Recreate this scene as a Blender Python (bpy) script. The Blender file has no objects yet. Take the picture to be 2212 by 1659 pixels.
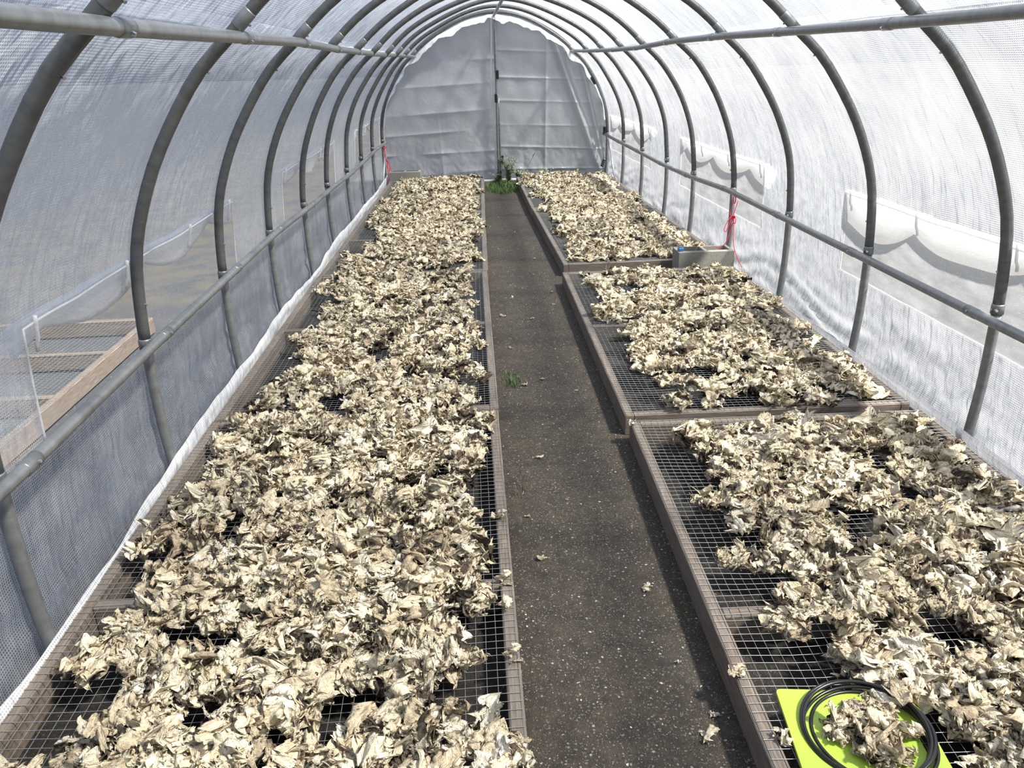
import bpy, math, random
import numpy as np
from mathutils import Matrix, Vector, noise

# ------------------------------------------------------------------ camera, sky, sun, exposure
scene = bpy.context.scene
col = scene.collection
camd = bpy.data.cameras.new('camera'); camd.sensor_width = 36.0; camd.lens = 1700 / 2212 * 36
camd.clip_start = 0.02; camd.clip_end = 300
camo = bpy.data.objects.new('camera', camd); col.objects.link(camo)
CR = (0.998284, -0.052661, -0.025601); CU = (0.043568, 0.375930, 0.925623); CF = (0.039120, 0.925150, -0.377580)
camo.matrix_world = Matrix(((CR[0], CU[0], -CF[0], -0.35224), (CR[1], CU[1], -CF[1], 0.0),
                            (CR[2], CU[2], -CF[2], 1.46), (0, 0, 0, 1)))
scene.camera = camo
SUN_DIR = Vector((0.66, -0.30, 1.0)).normalized()          # towards the sun
w = bpy.data.worlds.new('sky'); scene.world = w; w.use_nodes = True
nt = w.node_tree; bg = nt.nodes['Background']
geo = nt.nodes.new('ShaderNodeTexCoord'); sxyz = nt.nodes.new('ShaderNodeSeparateXYZ'); nt.links.new(geo.outputs['Generated'], sxyz.inputs[0])
rmp = nt.nodes.new('ShaderNodeValToRGB'); nt.links.new(sxyz.outputs[2], rmp.inputs[0]); e = rmp.color_ramp.elements
e[0].position = 0.0; e[0].color = (0.16, 0.18, 0.21, 1); e[1].position = 0.9; e[1].color = (0.30, 0.46, 0.86, 1)
e2 = e.new(0.30); e2.color = (0.46, 0.58, 0.84, 1); e3 = e.new(0.10); e3.color = (0.24, 0.28, 0.36, 1)
cl = nt.nodes.new('ShaderNodeTexNoise'); cl.inputs['Scale'].default_value = 2.2; cl.inputs['Detail'].default_value = 6; nt.links.new(geo.outputs['Generated'], cl.inputs['Vector'])
cr = nt.nodes.new('ShaderNodeMapRange'); cr.inputs[1].default_value = 0.48; cr.inputs[2].default_value = 0.70; nt.links.new(cl.outputs[0], cr.inputs[0])
mxs = nt.nodes.new('ShaderNodeMix'); mxs.data_type = 'RGBA'; nt.links.new(cr.outputs[0], mxs.inputs[0]); nt.links.new(rmp.outputs[0], mxs.inputs[6]); mxs.inputs[7].default_value = (0.95, 0.97, 1.0, 1)
lowm = nt.nodes.new('ShaderNodeMapRange'); lowm.inputs[1].default_value = 0.08; lowm.inputs[2].default_value = 0.3; nt.links.new(sxyz.outputs[2], lowm.inputs[0])
mul = nt.nodes.new('ShaderNodeMath'); mul.operation = 'MULTIPLY'; nt.links.new(cr.outputs[0], mul.inputs[0]); nt.links.new(lowm.outputs[0], mul.inputs[1]); nt.links.new(mul.outputs[0], mxs.inputs[0])
nt.links.new(mxs.outputs[2], bg.inputs[0]); bg.inputs[1].default_value = 0.95
sd = bpy.data.lights.new('sun', 'SUN'); sd.energy = 16.5; sd.angle = math.radians(5); sd.color = (1.0, 0.96, 0.88)
so = bpy.data.objects.new('sun', sd); col.objects.link(so); so.location = (5, -3, 9)
so.rotation_euler = SUN_DIR.to_track_quat('Z', 'Y').to_euler()
vs = scene.view_settings; vs.view_transform = 'Standard'; vs.look = 'None'; vs.gamma = 1.0; vs.use_curve_mapping = False
vs.exposure = 0.0
scene.cycles.max_bounces = 8; scene.cycles.transparent_max_bounces = 16
scene.cycles.diffuse_bounces = 3; scene.cycles.glossy_bounces = 2; scene.cycles.caustics_reflective = False

RNG = np.random.default_rng(11); random.seed(5)
PI = math.pi

# ------------------------------------------------------------------ material helpers
class NT:
    def __init__(s, name):
        s.m = bpy.data.materials.new(name); s.m.use_nodes = True; s.t = s.m.node_tree
        s.b = s.t.nodes['Principled BSDF']; s.o = s.t.nodes['Material Output']
    def n(s, kind, **kw):
        nd = s.t.nodes.new('ShaderNode' + kind)
        for k, v in kw.items():
            if k.startswith('i_'):
                key = k[2:]; key = int(key) if key.isdigit() else key.replace('_', ' ')
                nd.inputs[key].default_value = v
            else: setattr(nd, k, v)
        return nd
    def l(s, a, b): s.t.links.new(a, b)
    def math(s, op, a, b=None, c=None):
        nd = s.t.nodes.new('ShaderNodeMath'); nd.operation = op
        for i, v in enumerate((a, b, c)):
            if v is None: continue
            if isinstance(v, (int, float)): nd.inputs[i].default_value = v
            else: s.l(v, nd.inputs[i])
        return nd.outputs[0]
    def ramp(s, src, stops, interp='LINEAR'):
        nd = s.t.nodes.new('ShaderNodeValToRGB'); nd.color_ramp.interpolation = interp
        e = nd.color_ramp.elements
        while len(e) < len(stops): e.new(0.5)
        for el, (p, c) in zip(e, stops):
            el.position = p; el.color = (c[0], c[1], c[2], 1) if not isinstance(c, (int, float)) else (c, c, c, 1)
        s.l(src, nd.inputs[0]); return nd.outputs[0]
    def mix(s, f, a, b, mode='MIX'):
        nd = s.t.nodes.new('ShaderNodeMix'); nd.data_type = 'RGBA'; nd.blend_type = mode
        for i, v in ((0, f), (6, a), (7, b)):
            if isinstance(v, (int, float)): nd.inputs[i].default_value = v
            elif isinstance(v, tuple): nd.inputs[i].default_value = (*v, 1)
            else: s.l(v, nd.inputs[i])
        return nd.outputs[2]
    def mapr(s, v, a, b, c=0.0, d=1.0, smooth=False):
        nd = s.t.nodes.new('ShaderNodeMapRange'); nd.inputs[1].default_value = a; nd.inputs[2].default_value = b
        nd.inputs[3].default_value = c; nd.inputs[4].default_value = d
        if smooth: nd.interpolation_type = 'SMOOTHSTEP'
        s.l(v, nd.inputs[0]); return nd.outputs[0]
    def coord(s, kind='Object', scale=None):
        tc = s.t.nodes.new('ShaderNodeTexCoord'); out = tc.outputs[kind]
        if scale:
            mp = s.t.nodes.new('ShaderNodeMapping'); mp.inputs['Scale'].default_value = scale
            s.l(out, mp.inputs[0]); out = mp.outputs[0]
        return out
    def noise(s, vec, scale, detail=4, rough=0.55, out=0):
        nd = s.n('TexNoise', i_Scale=scale, i_Detail=detail, i_Roughness=rough); s.l(vec, nd.inputs['Vector'])
        return nd.outputs[out]
    def bump(s, h, strength=0.3, dist=0.01):
        nd = s.n('Bump', i_Strength=strength, i_Distance=dist); s.l(h, nd.inputs['Height']); return nd.outputs[0]
    def base(s, v): s.l(v, s.b.inputs['Base Color']) if not isinstance(v, tuple) else setattr(s.b.inputs['Base Color'], 'default_value', (*v, 1))

def simple(name, c, rough=0.5, metal=0.0, nscale=0, namp=0.2, bump=0.0):
    m = NT(name); m.b.inputs['Roughness'].default_value = rough; m.b.inputs['Metallic'].default_value = metal
    if nscale:
        f = m.noise(m.coord(), nscale, 4)
        m.base(m.mix(f, tuple(x * (1 - namp) for x in c), tuple(min(1, x * (1 + namp)) for x in c)))
        if bump: m.l(m.bump(f, bump, 0.003), m.b.inputs['Normal'])
    else: m.base(c)
    return m.m

def film_material(name, pitch, lo, hi, white, fwd, blur=0.4):
    """woven greenhouse film: clear plastic with a lattice of white threads"""
    m = NT(name); t = m.t
    uv = m.coord('UV'); sep = m.n('SeparateXYZ'); m.l(uv, sep.inputs[0])
    ths = []
    for i in (0, 1):
        v = m.math('MULTIPLY', sep.outputs[i], 1.0 / pitch); v = m.math('FRACT', v)
        v = m.math('ABSOLUTE', m.math('SUBTRACT', v, 0.5)); ths.append(m.mapr(v, 0.27, 0.36))
    th = m.math('MAXIMUM', ths[0], ths[1])
    big = m.noise(uv, 2.2, 3, 0.6); mp = m.n('Mapping'); mp.inputs['Scale'].default_value = (3.0, 0.7, 1); mp.inputs['Rotation'].default_value = (0, 0, 0.25)
    m.l(uv, mp.inputs[0]); streak = m.noise(mp.outputs[0], 4.0, 5, 0.6)
    cloud = m.mapr(m.math('ADD', m.math('MULTIPLY', big, 0.5), m.math('MULTIPLY', streak, 0.5)), 0.40, 0.60, -0.11, 0.11)
    fac = m.math('ADD', m.mapr(th, 0, 1, lo, hi), cloud)
    dif = m.n('BsdfDiffuse', i_Color=(*white, 1)); tr = m.n('BsdfTranslucent', i_Color=(*white, 1))
    gl = m.n('BsdfGlossy', i_Color=(1, 1, 1, 1), i_Roughness=0.32)
    wr = m.noise(mp.outputs[0], 7.0, 2, 0.55); wr2 = m.noise(uv, 16, 1, 0.5)
    h = m.math('ADD', m.math('MULTIPLY', wr, 0.05), m.math('MULTIPLY', wr2, 0.008))
    bm = m.n('Bump', i_Strength=0.8, i_Distance=1.0); m.l(h, bm.inputs['Height'])
    for nd in (dif, tr, gl): m.l(bm.outputs[0], nd.inputs['Normal'])
    a = m.n('MixShader', i_0=fwd); m.l(dif.outputs[0], a.inputs[1]); m.l(tr.outputs[0], a.inputs[2])
    b = m.n('MixShader', i_0=0.06); m.l(a.outputs[0], b.inputs[1]); m.l(gl.outputs[0], b.inputs[2])
    tp = m.n('BsdfTransparent', i_Color=(0.97, 0.98, 0.99, 1))
    rf = m.n('BsdfRefraction', i_Color=(.93, .94, .95, 1), i_Roughness=0.42, i_IOR=1.04); m.l(bm.outputs[0], rf.inputs['Normal'])
    d = m.n('MixShader', i_0=blur); m.l(b.outputs[0], d.inputs[1]); m.l(rf.outputs[0], d.inputs[2])
    c = m.n('MixShader'); m.l(fac, c.inputs[0]); m.l(tp.outputs[0], c.inputs[1]); m.l(d.outputs[0], c.inputs[2])
    m.l(c.outputs[0], m.o.inputs[0]); return m.m

def pane_material():
    m = NT('clear_vinyl'); f = m.mapr(m.noise(m.coord('UV', (1, 3, 1)), 5, 4, 0.6), 0.3, 0.7, 0.08, 0.20)
    tr = m.n('BsdfTranslucent', i_Color=(0.9, 0.9, 0.9, 1)); tp = m.n('BsdfTransparent', i_Color=(0.96, 0.96, 0.96, 1))
    gl = m.n('BsdfGlossy', i_Color=(1, 1, 1, 1), i_Roughness=0.08)
    a = m.n('MixShader'); m.l(f, a.inputs[0]); m.l(tp.outputs[0], a.inputs[1]); m.l(tr.outputs[0], a.inputs[2])
    b = m.n('MixShader', i_0=0.03); m.l(a.outputs[0], b.inputs[1]); m.l(gl.outputs[0], b.inputs[2])
    m.l(b.outputs[0], m.o.inputs[0]); return m.m

def cloth_material(name, c, fwd, rough=0.35, scale=14, trans=0.0):
    m = NT(name); uv = m.coord('UV')
    h = m.math('ADD', m.math('MULTIPLY', m.noise(uv, scale, 6, 0.6), 0.012), m.math('MULTIPLY', m.noise(m.coord('UV', (1, 12, 1)), 30, 2, 0.5), 0.0016))
    bm = m.n('Bump', i_Strength=0.9, i_Distance=1.0); m.l(h, bm.inputs['Height'])
    dif = m.n('BsdfDiffuse', i_Color=(*c, 1)); tr = m.n('BsdfTranslucent', i_Color=(*c, 1)); gl = m.n('BsdfGlossy', i_Color=(.9, .9, .9, 1), i_Roughness=rough)
    for nd in (dif, tr, gl): m.l(bm.outputs[0], nd.inputs['Normal'])
    a = m.n('MixShader', i_0=fwd); m.l(dif.outputs[0], a.inputs[1]); m.l(tr.outputs[0], a.inputs[2])
    b = m.n('MixShader', i_0=0.14); m.l(a.outputs[0], b.inputs[1]); m.l(gl.outputs[0], b.inputs[2])
    if trans:
        tp = m.n('BsdfTransparent', i_Color=(1, 1, 1, 1)); c2 = m.n('MixShader', i_0=1 - trans)
        m.l(tp.outputs[0], c2.inputs[1]); m.l(b.outputs[0], c2.inputs[2]); b = c2
    m.l(b.outputs[0], m.o.inputs[0]); return m.m

def wood_material():
    m = NT('weathered_wood'); uv = m.coord('UV')
    g = m.noise(m.coord('UV', (1.0, 22, 1)), 9, 6, 0.65); g2 = m.noise(m.coord('UV', (2.0, 70, 1)), 9, 3, 0.6)
    base = m.ramp(g, [(0.25, (0.05, 0.04, 0.03)), (0.5, (0.155, 0.12, 0.09)), (0.72, (0.29, 0.235, 0.185))])
    dark = m.mapr(g2, 0.5, 0.68, 1.0, 0.45)
    c = m.mix(1.0, base, dark, 'MULTIPLY')
    st = m.noise(uv, 3.5, 4, 0.6); c = m.mix(m.mapr(st, 0.45, 0.7, 0, 0.55), c, (0.15, 0.135, 0.115))
    m.base(c); m.b.inputs['Roughness'].default_value = 0.8
    m.l(m.bump(g2, 0.35, 0.003), m.b.inputs['Normal']); return m.m

def leaf_material():
    m = NT('dried_leaf'); at = m.n('Attribute', attribute_name='tint'); o = m.coord()
    n1 = m.noise(o, 60, 5, 0.65); n2 = m.noise(o, 210, 4, 0.6)
    f = m.math('ADD', at.outputs['Fac'], m.mapr(n1, 0.32, 0.68, -0.19, 0.17))
    c = m.ramp(f, [(0.0, (0.055, 0.043, 0.034)), (0.14, (0.115, 0.090, 0.070)), (0.24, (0.34, 0.265, 0.18)), (0.45, (0.64, 0.535, 0.365)),
                   (0.7, (0.84, 0.74, 0.53)), (1.0, (0.90, 0.84, 0.70))])
    spots = m.mapr(n2, 0.57, 0.68, 0.0, 0.6); c = m.mix(spots, c, (0.27, 0.20, 0.12))
    us = m.noise(m.coord('UV', (30, 210, 1)), 1.0, 4, 0.65); c = m.mix(m.mapr(us, 0.58, 0.70, 0.0, 0.6), c, (0.22, 0.165, 0.115))
    u1 = m.noise(m.coord('UV', (22, 190, 1)), 1.0, 3, 0.6); u2 = m.noise(m.coord('UV', (70, 420, 1)), 1.0, 2, 0.5)
    h = m.math('ADD', m.math('MULTIPLY', u1, 1.5), m.math('ADD', m.math('MULTIPLY', n1, 1.3), m.math('MULTIPLY', u2, 0.5)))
    bm = m.bump(h, 1.0, 0.0075)
    m.base(c); m.b.inputs['Roughness'].default_value = 0.85; m.b.inputs['Specular IOR Level'].default_value = 0.15
    m.l(bm, m.b.inputs['Normal'])
    tr = m.n('BsdfTranslucent'); m.l(c, tr.inputs[0]); mx = m.n('MixShader', i_0=0.18)
    m.l(m.b.outputs[0], mx.inputs[1]); m.l(tr.outputs[0], mx.inputs[2]); m.l(mx.outputs[0], m.o.inputs[0])
    return m.m

def path_material():
    m = NT('mossy_asphalt'); o = m.coord()
    n1 = m.noise(o, 1.6, 5, 0.65); n2 = m.noise(o, 14, 5, 0.7); n3 = m.noise(o, 90, 3, 0.6)
    c = m.mix(m.mapr(n2, 0.35, 0.65), (0.012, 0.0085, 0.005), (0.042, 0.031, 0.019))
    c = m.mix(m.mapr(n1, 0.52, 0.68, 0, 0.6), c, (0.038, 0.033, 0.010))
    c = m.mix(m.mapr(m.noise(o, 0.9, 3), 0.58, 0.66, 0, 0.4), c, (0.055, 0.052, 0.048))
    wv = m.n('VectorMath', operation='ADD'); m.l(o, wv.inputs[0]); sv = m.n('VectorMath', operation='SCALE'); sv.inputs['Scale'].default_value = 0.012
    m.l(m.noise(o, 60, 2, 0.5, 1), sv.inputs[0]); m.l(sv.outputs[0], wv.inputs[1])
    pick = None
    for sc_, thr, rin, st in ((215, .18, .52, [(0, (.018, .013, .009)), (.45, (.045, .037, .028)), (.8, (.095, .082, .065)), (1, (.22, .19, .15))]),
                              (105, .50, .42, [(0, (.03, .024, .017)), (.5, (.085, .075, .06)), (.86, (.14, .13, .11)), (.97, (.34, .31, .24)), (1, (.55, .5, .4))])):
        peb = m.n('TexVoronoi', i_Scale=sc_); m.l(wv.outputs[0], peb.inputs['Vector'])
        sep = m.n('SeparateColor'); m.l(peb.outputs['Color'], sep.inputs[0])
        pk = m.math('MULTIPLY', m.mapr(peb.outputs['Distance'], rin * .6, rin, 1.0, 0.0), m.mapr(sep.outputs[1], thr, thr + .08))
        c = m.mix(pk, c, m.ramp(sep.outputs[0], st)); pick = pk if pick is None else m.math('MAXIMUM', pick, pk)
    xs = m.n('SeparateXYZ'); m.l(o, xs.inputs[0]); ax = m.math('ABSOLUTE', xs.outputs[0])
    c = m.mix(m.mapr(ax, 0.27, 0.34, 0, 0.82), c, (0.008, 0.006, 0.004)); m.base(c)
    h = m.math('ADD', m.math('MULTIPLY', pick, 0.6), m.math('ADD', m.math('MULTIPLY', n3, 0.5), n2))
    m.l(m.bump(h, 0.9, 0.004), m.b.inputs['Normal']); m.b.inputs['Roughness'].default_value = 0.85; return m.m

def yard_material():
    m = NT('grey_asphalt'); o = m.coord()
    n1 = m.noise(o, 0.8, 5, 0.6); n2 = m.noise(o, 40, 4, 0.7)
    c = m.mix(n2, (0.022, 0.024, 0.027), (0.052, 0.057, 0.063))
    c = m.mix(m.mapr(n1, 0.5, 0.72, 0, 0.55), c, (0.034, 0.036, 0.038))
    v = m.n('TexVoronoi', i_Scale=38); m.l(o, v.inputs['Vector']); sp = m.mapr(v.outputs['Distance'], 0.10, 0.16, 1, 0)
    c = m.mix(sp, c, (0.20, 0.19, 0.18))
    sx = m.n('SeparateXYZ'); m.l(o, sx.inputs[0])
    dry = m.math('MULTIPLY', m.mapr(m.math('MULTIPLY', m.mapr(sx.outputs[1], 4.6, 5.4), m.mapr(m.math('ABSOLUTE', m.math('ADD', sx.outputs[0], 3.2)), 1.6, 2.4, 1, 0)), 0, 1), m.mapr(m.noise(o, 3, 5, 0.7), 0.4, 0.6))
    c = m.mix(m.math('MULTIPLY', dry, 0.75), c, (0.075, 0.067, 0.050))
    m.base(c); m.b.inputs['Roughness'].default_value = 0.9; m.l(m.bump(n2, 0.5, 0.004), m.b.inputs['Normal']); return m.m

def steel_material(name, lo, hi, rough):
    m = NT(name); o = m.coord('UV', (6, 2, 1)); n = m.noise(o, 5, 5, 0.65)
    m.base(m.mix(m.mapr(n, 0.3, 0.7), (lo, lo * 1.04, lo * 1.04), (hi, hi * 1.03, hi * 1.03)))
    m.b.inputs['Metallic'].default_value = 0.5; m.b.inputs['Roughness'].default_value = rough
    m.l(m.bump(m.noise(m.coord('UV', (40, 400, 1)), 2, 2), 0.15, 0.001), m.b.inputs['Normal']); return m.m

M = dict(
    arch=steel_material('galvanised_hoop_steel', 0.075, 0.14, 0.5), leg=steel_material('galvanised_leg_steel', 0.15, 0.25, 0.45),
    rail=steel_material('galvanised_rail_steel', 0.15, 0.24, 0.36), bolt=simple('zinc_bolt', (0.6, 0.6, 0.6), 0.3, 0.9),
    film=film_material('woven_side_film', 0.0082, 0.22, 0.84, (0.74, 0.76, 0.80), 0.62, .38),
    roof=film_material('woven_roof_film', 0.0082, 0.33, 0.86, (0.76, 0.79, 0.85), 0.58, .38),
    skirt=film_material('woven_skirt_film', 0.0082, 0.50, 1.0, (0.95, 0.95, 0.96), 0.30, .05),
    hem=cloth_material('white_folded_film', (0.93, 0.93, 0.93), 0.55, 0.3, 20, 0.15),
    rim=cloth_material('white_rim_film', (0.95, 0.95, 0.95), 0.3, 0.3, 20, 0.05),
    door=cloth_material('grey_door_sheet', (0.43, 0.44, 0.45), 0.42, 0.24, 4, 0.08),
    pane=pane_material(), wood=wood_material(), wire=simple('zinc_wire', (0.36, 0.37, 0.36), 0.38, 0.6, 25, 0.35),
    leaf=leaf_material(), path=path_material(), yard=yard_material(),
    block=simple('grey_concrete', (0.22, 0.21, 0.18), 0.95, 0, 120, 0.25, 0.6),
    lime=simple('lime_plastic', (0.33, 0.47, 0.05), 0.45, 0, 30, 0.05), hose=simple('black_tubing', (0.008, 0.008, 0.009), 0.28),
    cord=simple('red_cord', (0.75, 0.02, 0.07), 0.7, 0, 300, 0.3), blue=simple('blue_plastic', (0.03, 0.16, 0.36), 0.4),
    clip=simple('black_plastic', (0.008, 0.008, 0.009), 0.4), grass=simple('green_blades', (0.06, 0.12, 0.022), 0.6, 0, 40, 0.4),
    weed=simple('weed_green', (0.16, 0.22, 0.07), 0.6, 0, 40, 0.4), flower=simple('pale_floret', (0.6, 0.6, 0.35), 0.7),
    hedge=simple('hedge_leaf', (0.05, 0.10, 0.025), 0.7, 0, 8, 0.5), seed=simple('dry_seed_head', (0.12, 0.085, 0.05), 0.8),
)

# ------------------------------------------------------------------ mesh helpers
class MB:
    def __init__(s): s.v = []; s.f = []; s.uv = []
    def add(s, verts, faces, uvs=None):
        b = len(s.v); s.v += [tuple(p) for p in verts]; s.f += [tuple(i + b for i in f) for f in faces]
        s.uv += ([tuple(u) for f in faces for u in [uvs[i] for i in f]] if uvs is not None else [(0, 0)] * sum(len(f) for f in faces))
    def box(s, c, d, bev=0.0, rz=0.0):
        """box centred at c; UV runs along its longest side in metres"""
        hx, hy, hz = d[0] / 2, d[1] / 2, d[2] / 2
        ax = 0 if d[0] >= max(d[1], d[2]) else (1 if d[1] >= d[2] else 2)
        off = random.uniform(0, 9)
        cs, sn = math.cos(rz), math.sin(rz)
        def put(poly):
            vv = []; uu = []
            for (x, y, z) in poly:
                vv.append((c[0] + x * cs - y * sn, c[1] + x * sn + y * cs, c[2] + z))
            nrm = (Vector(poly[1]) - Vector(poly[0])).cross(Vector(poly[2]) - Vector(poly[0]))
            k = max(range(3), key=lambda i: abs(nrm[i]))
            for q in poly:
                if k == ax: o2 = [i for i in range(3) if i != ax]; uu.append((q[o2[0]] * 0.3 + off, q[o2[1]] + off))
                else:
                    o2 = [i for i in range(3) if i not in (ax, k)][0]; uu.append((q[ax] + off, q[o2] + off + k * 1.7))
            s.add(vv, [tuple(range(len(poly)))], uu)
        b = min(bev, hx * .9, hy * .9, hz * .9)
        X, Y, Z = hx, hy, hz
        if b <= 0:
            for sg in (-1, 1):
                r = 1 if sg > 0 else -1
                put([(sg * X, -Y, -Z), (sg * X, Y, -Z), (sg * X, Y, Z), (sg * X, -Y, Z)][::r])
                put([(X, sg * Y, -Z), (-X, sg * Y, -Z), (-X, sg * Y, Z), (X, sg * Y, Z)][::r])
                put([(-X, -Y, sg * Z), (X, -Y, sg * Z), (X, Y, sg * Z), (-X, Y, sg * Z)][::r])
            return
        x, y, z = X - b, Y - b, Z - b
        for sg in (-1, 1):
            r = 1 if sg > 0 else -1
            put([(sg * X, -y, -z), (sg * X, y, -z), (sg * X, y, z), (sg * X, -y, z)][::r])
            put([(x, sg * Y, -z), (-x, sg * Y, -z), (-x, sg * Y, z), (x, sg * Y, z)][::r])
            put([(-x, -y, sg * Z), (x, -y, sg * Z), (x, y, sg * Z), (-x, y, sg * Z)][::r])
        for a in (-1, 1):
            for e in (-1, 1):
                r = 1 if a * e > 0 else -1
                put([(a * X, e * y, -z), (a * x, e * Y, -z), (a * x, e * Y, z), (a * X, e * y, z)][::r])
                put([(-x, a * Y, e * z), (-x, a * y, e * Z), (x, a * y, e * Z), (x, a * Y, e * z)][::r])
                put([(a * X, -y, e * z), (a * X, y, e * z), (a * x, y, e * Z), (a * x, -y, e * Z)][::r])
                for g in (-1, 1):
                    r2 = 1 if a * e * g > 0 else -1
                    put([(a * X, e * y, g * z), (a * x, e * Y, g * z), (a * x, e * y, g * Z)][::r2])
    def tube(s, pts, r, n=10, cap=True, closed=False):
        pts = [Vector(p) for p in pts]; N = len(pts); rings = []; prev = None
        rr = r if hasattr(r, '__len__') else [r] * N; L = 0; us = []
        for i, p in enumerate(pts):
            if closed: t = (pts[(i + 1) % N] - pts[i - 1]).normalized()
            else: t = (pts[min(i + 1, N - 1)] - pts[max(i - 1, 0)]).normalized()
            if prev is None:
                a = Vector((0, 0, 1)) if abs(t.z) < 0.9 else Vector((1, 0, 0)); nrm = (a - t * a.dot(t)).normalized()
            else: nrm = (prev - t * prev.dot(t)).normalized()
            prev = nrm; bi = t.cross(nrm)
            if i: L += (pts[i] - pts[i - 1]).length
            us.append(L)
            rings.append([p + (nrm * math.cos(2 * PI * k / n) + bi * math.sin(2 * PI * k / n)) * rr[i] for k in range(n)])
        V = [q for ring in rings for q in ring]; UV = [(us[i], 2 * PI * rr[i] * k / n) for i in range(N) for k in range(n)]
        F = []
        for i in range(N if closed else N - 1):
            j = (i + 1) % N
            for k in range(n): F.append((i * n + k, i * n + (k + 1) % n, j * n + (k + 1) % n, j * n + k))
        if cap and not closed: F.append(tuple(range(n))[::-1]); F.append(tuple((N - 1) * n + k for k in range(n)))
        s.add(V, F, UV)
    def build(s, name, mat, parent=None, smooth=False, world=True):
        me = bpy.data.meshes.new(name); me.from_pydata(s.v, [], s.f)
        uvl = me.uv_layers.new(name='UVMap'); uvl.data.foreach_set('uv', np.array(s.uv, dtype=np.float32).ravel())
        me.materials.append(mat)
        if smooth: me.polygons.foreach_set('use_smooth', [True] * len(me.polygons))
        return link(name, me, parent)

def link(name, me, parent=None):
    o = bpy.data.objects.new(name, me); col.objects.link(o)
    if parent is not None:
        o.parent = parent
        o.location = -Vector(parent['_at']) if '_at' in parent.keys() else (0, 0, 0)
        root = parent
        while root.parent: root = root.parent
        if parent.parent is not None: o.location = (0, 0, 0)
    return o

def fast_mesh(name, V, F, mat, tint=None, uv=None, smooth=True):
    """numpy quads to mesh; V (n,3), F (m,4)"""
    me = bpy.data.meshes.new(name); n = len(V); mF = len(F)
    me.vertices.add(n); me.vertices.foreach_set('co', V.astype(np.float32).ravel())
    me.loops.add(mF * 4); me.loops.foreach_set('vertex_index', F.astype(np.int32).ravel())
    me.polygons.add(mF); me.polygons.foreach_set('loop_start', np.arange(0, mF * 4, 4, dtype=np.int32))
    me.polygons.foreach_set('loop_total', np.full(mF, 4, dtype=np.int32))
    me.update(calc_edges=True)
    if smooth: me.polygons.foreach_set('use_smooth', np.ones(mF, dtype=bool))
    if uv is not None:
        l = me.uv_layers.new(name='UVMap'); l.data.foreach_set('uv', uv[F.ravel()].astype(np.float32).ravel())
    if tint is not None:
        a = me.attributes.new('tint', 'FLOAT', 'POINT'); a.data.foreach_set('value', tint.astype(np.float32))
    me.materials.append(mat); me.validate(); return me

def tag(o, label=None, cat=None, group=None, kind=None):
    if label: o['label'] = label
    if cat: o['category'] = cat
    if group: o['group'] = group
    if kind: o['kind'] = kind
    return o

def thing(name, at, label, cat, group=None):
    """Empty at the thing's base; parts are modelled in world metres and shifted under it"""
    o = bpy.data.objects.new(name, None); col.objects.link(o); o.location = at; o['_at'] = tuple(at)
    return tag(o, label, cat, group)

# ------------------------------------------------------------------ the tunnel's measured profile
Y0 = 1.727
HALF = [(1.53, 0.0), (1.545, 0.25), (1.545, .50), (1.54, .65), (1.52, .84), (1.48, .99), (1.40, 1.17), (1.30, 1.33), (1.20, 1.46), (1.09, 1.56), (.92, 1.71), (.73, 1.83), (.50, 1.94), (.25, 2.02), (0, 2.055)]
def catmull(pts, n=8):
    P = [np.array(p, float) for p in pts]; P = [2 * P[0] - P[1]] + P + [2 * P[-1] - P[-2]]; out = []
    for i in range(1, len(P) - 2):
        for k in range(n):
            t = k / n; a, b, c, d = P[i - 1:i + 3]
            out.append(0.5 * ((2 * b) + (-a + c) * t + (2 * a - 5 * b + 4 * c - d) * t * t + (-a + 3 * b - 3 * c + d) * t ** 3))
    out.append(P[-2]); return np.array(out)
HALF[-1] = (0.0, 2.055)
prof = catmull(HALF + [(-.25, 2.02)], 8)[:8 * 14 + 1]
plen = np.concatenate([[0], np.cumsum(np.linalg.norm(np.diff(prof, axis=0), axis=1))])
def prof_at(s):
    x = np.interp(s, plen, prof[:, 0]); z = np.interp(s, plen, prof[:, 1])
    x2 = np.interp(s + .01, plen, prof[:, 0]); z2 = np.interp(s + .01, plen, prof[:, 1])
    if s + .01 > plen[-1]: return x, z, 0.0, 1.0
    d = math.hypot(x2 - x, z2 - z) or 1; return x, z, (z2 - z) / d, -(x2 - x) / d
def s_of_z(z): return float(np.interp(z, prof[:, 1], plen))
LW = [1.52, 1.54, 1.55, 1.56, 1.55, 1.55, 1.53, 1.52, 1.51, 1.49]; RW = [1.58, 1.58, 1.57, 1.56, 1.53, 1.51, 1.52, 1.49, 1.47, 1.44]
def wscale(side, y):
    k = (y - Y0); return float(np.interp(k, range(10), LW if side < 0 else RW)) / 1.54
S_UP = s_of_z(1.56)
def hoop_pt(side, k, s, off=0.0):
    x, z, nx, nz = prof_at(s); return ((x * wscale(side, Y0 + k) + nx * off) * side, Y0 + k, z + nz * off)

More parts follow.
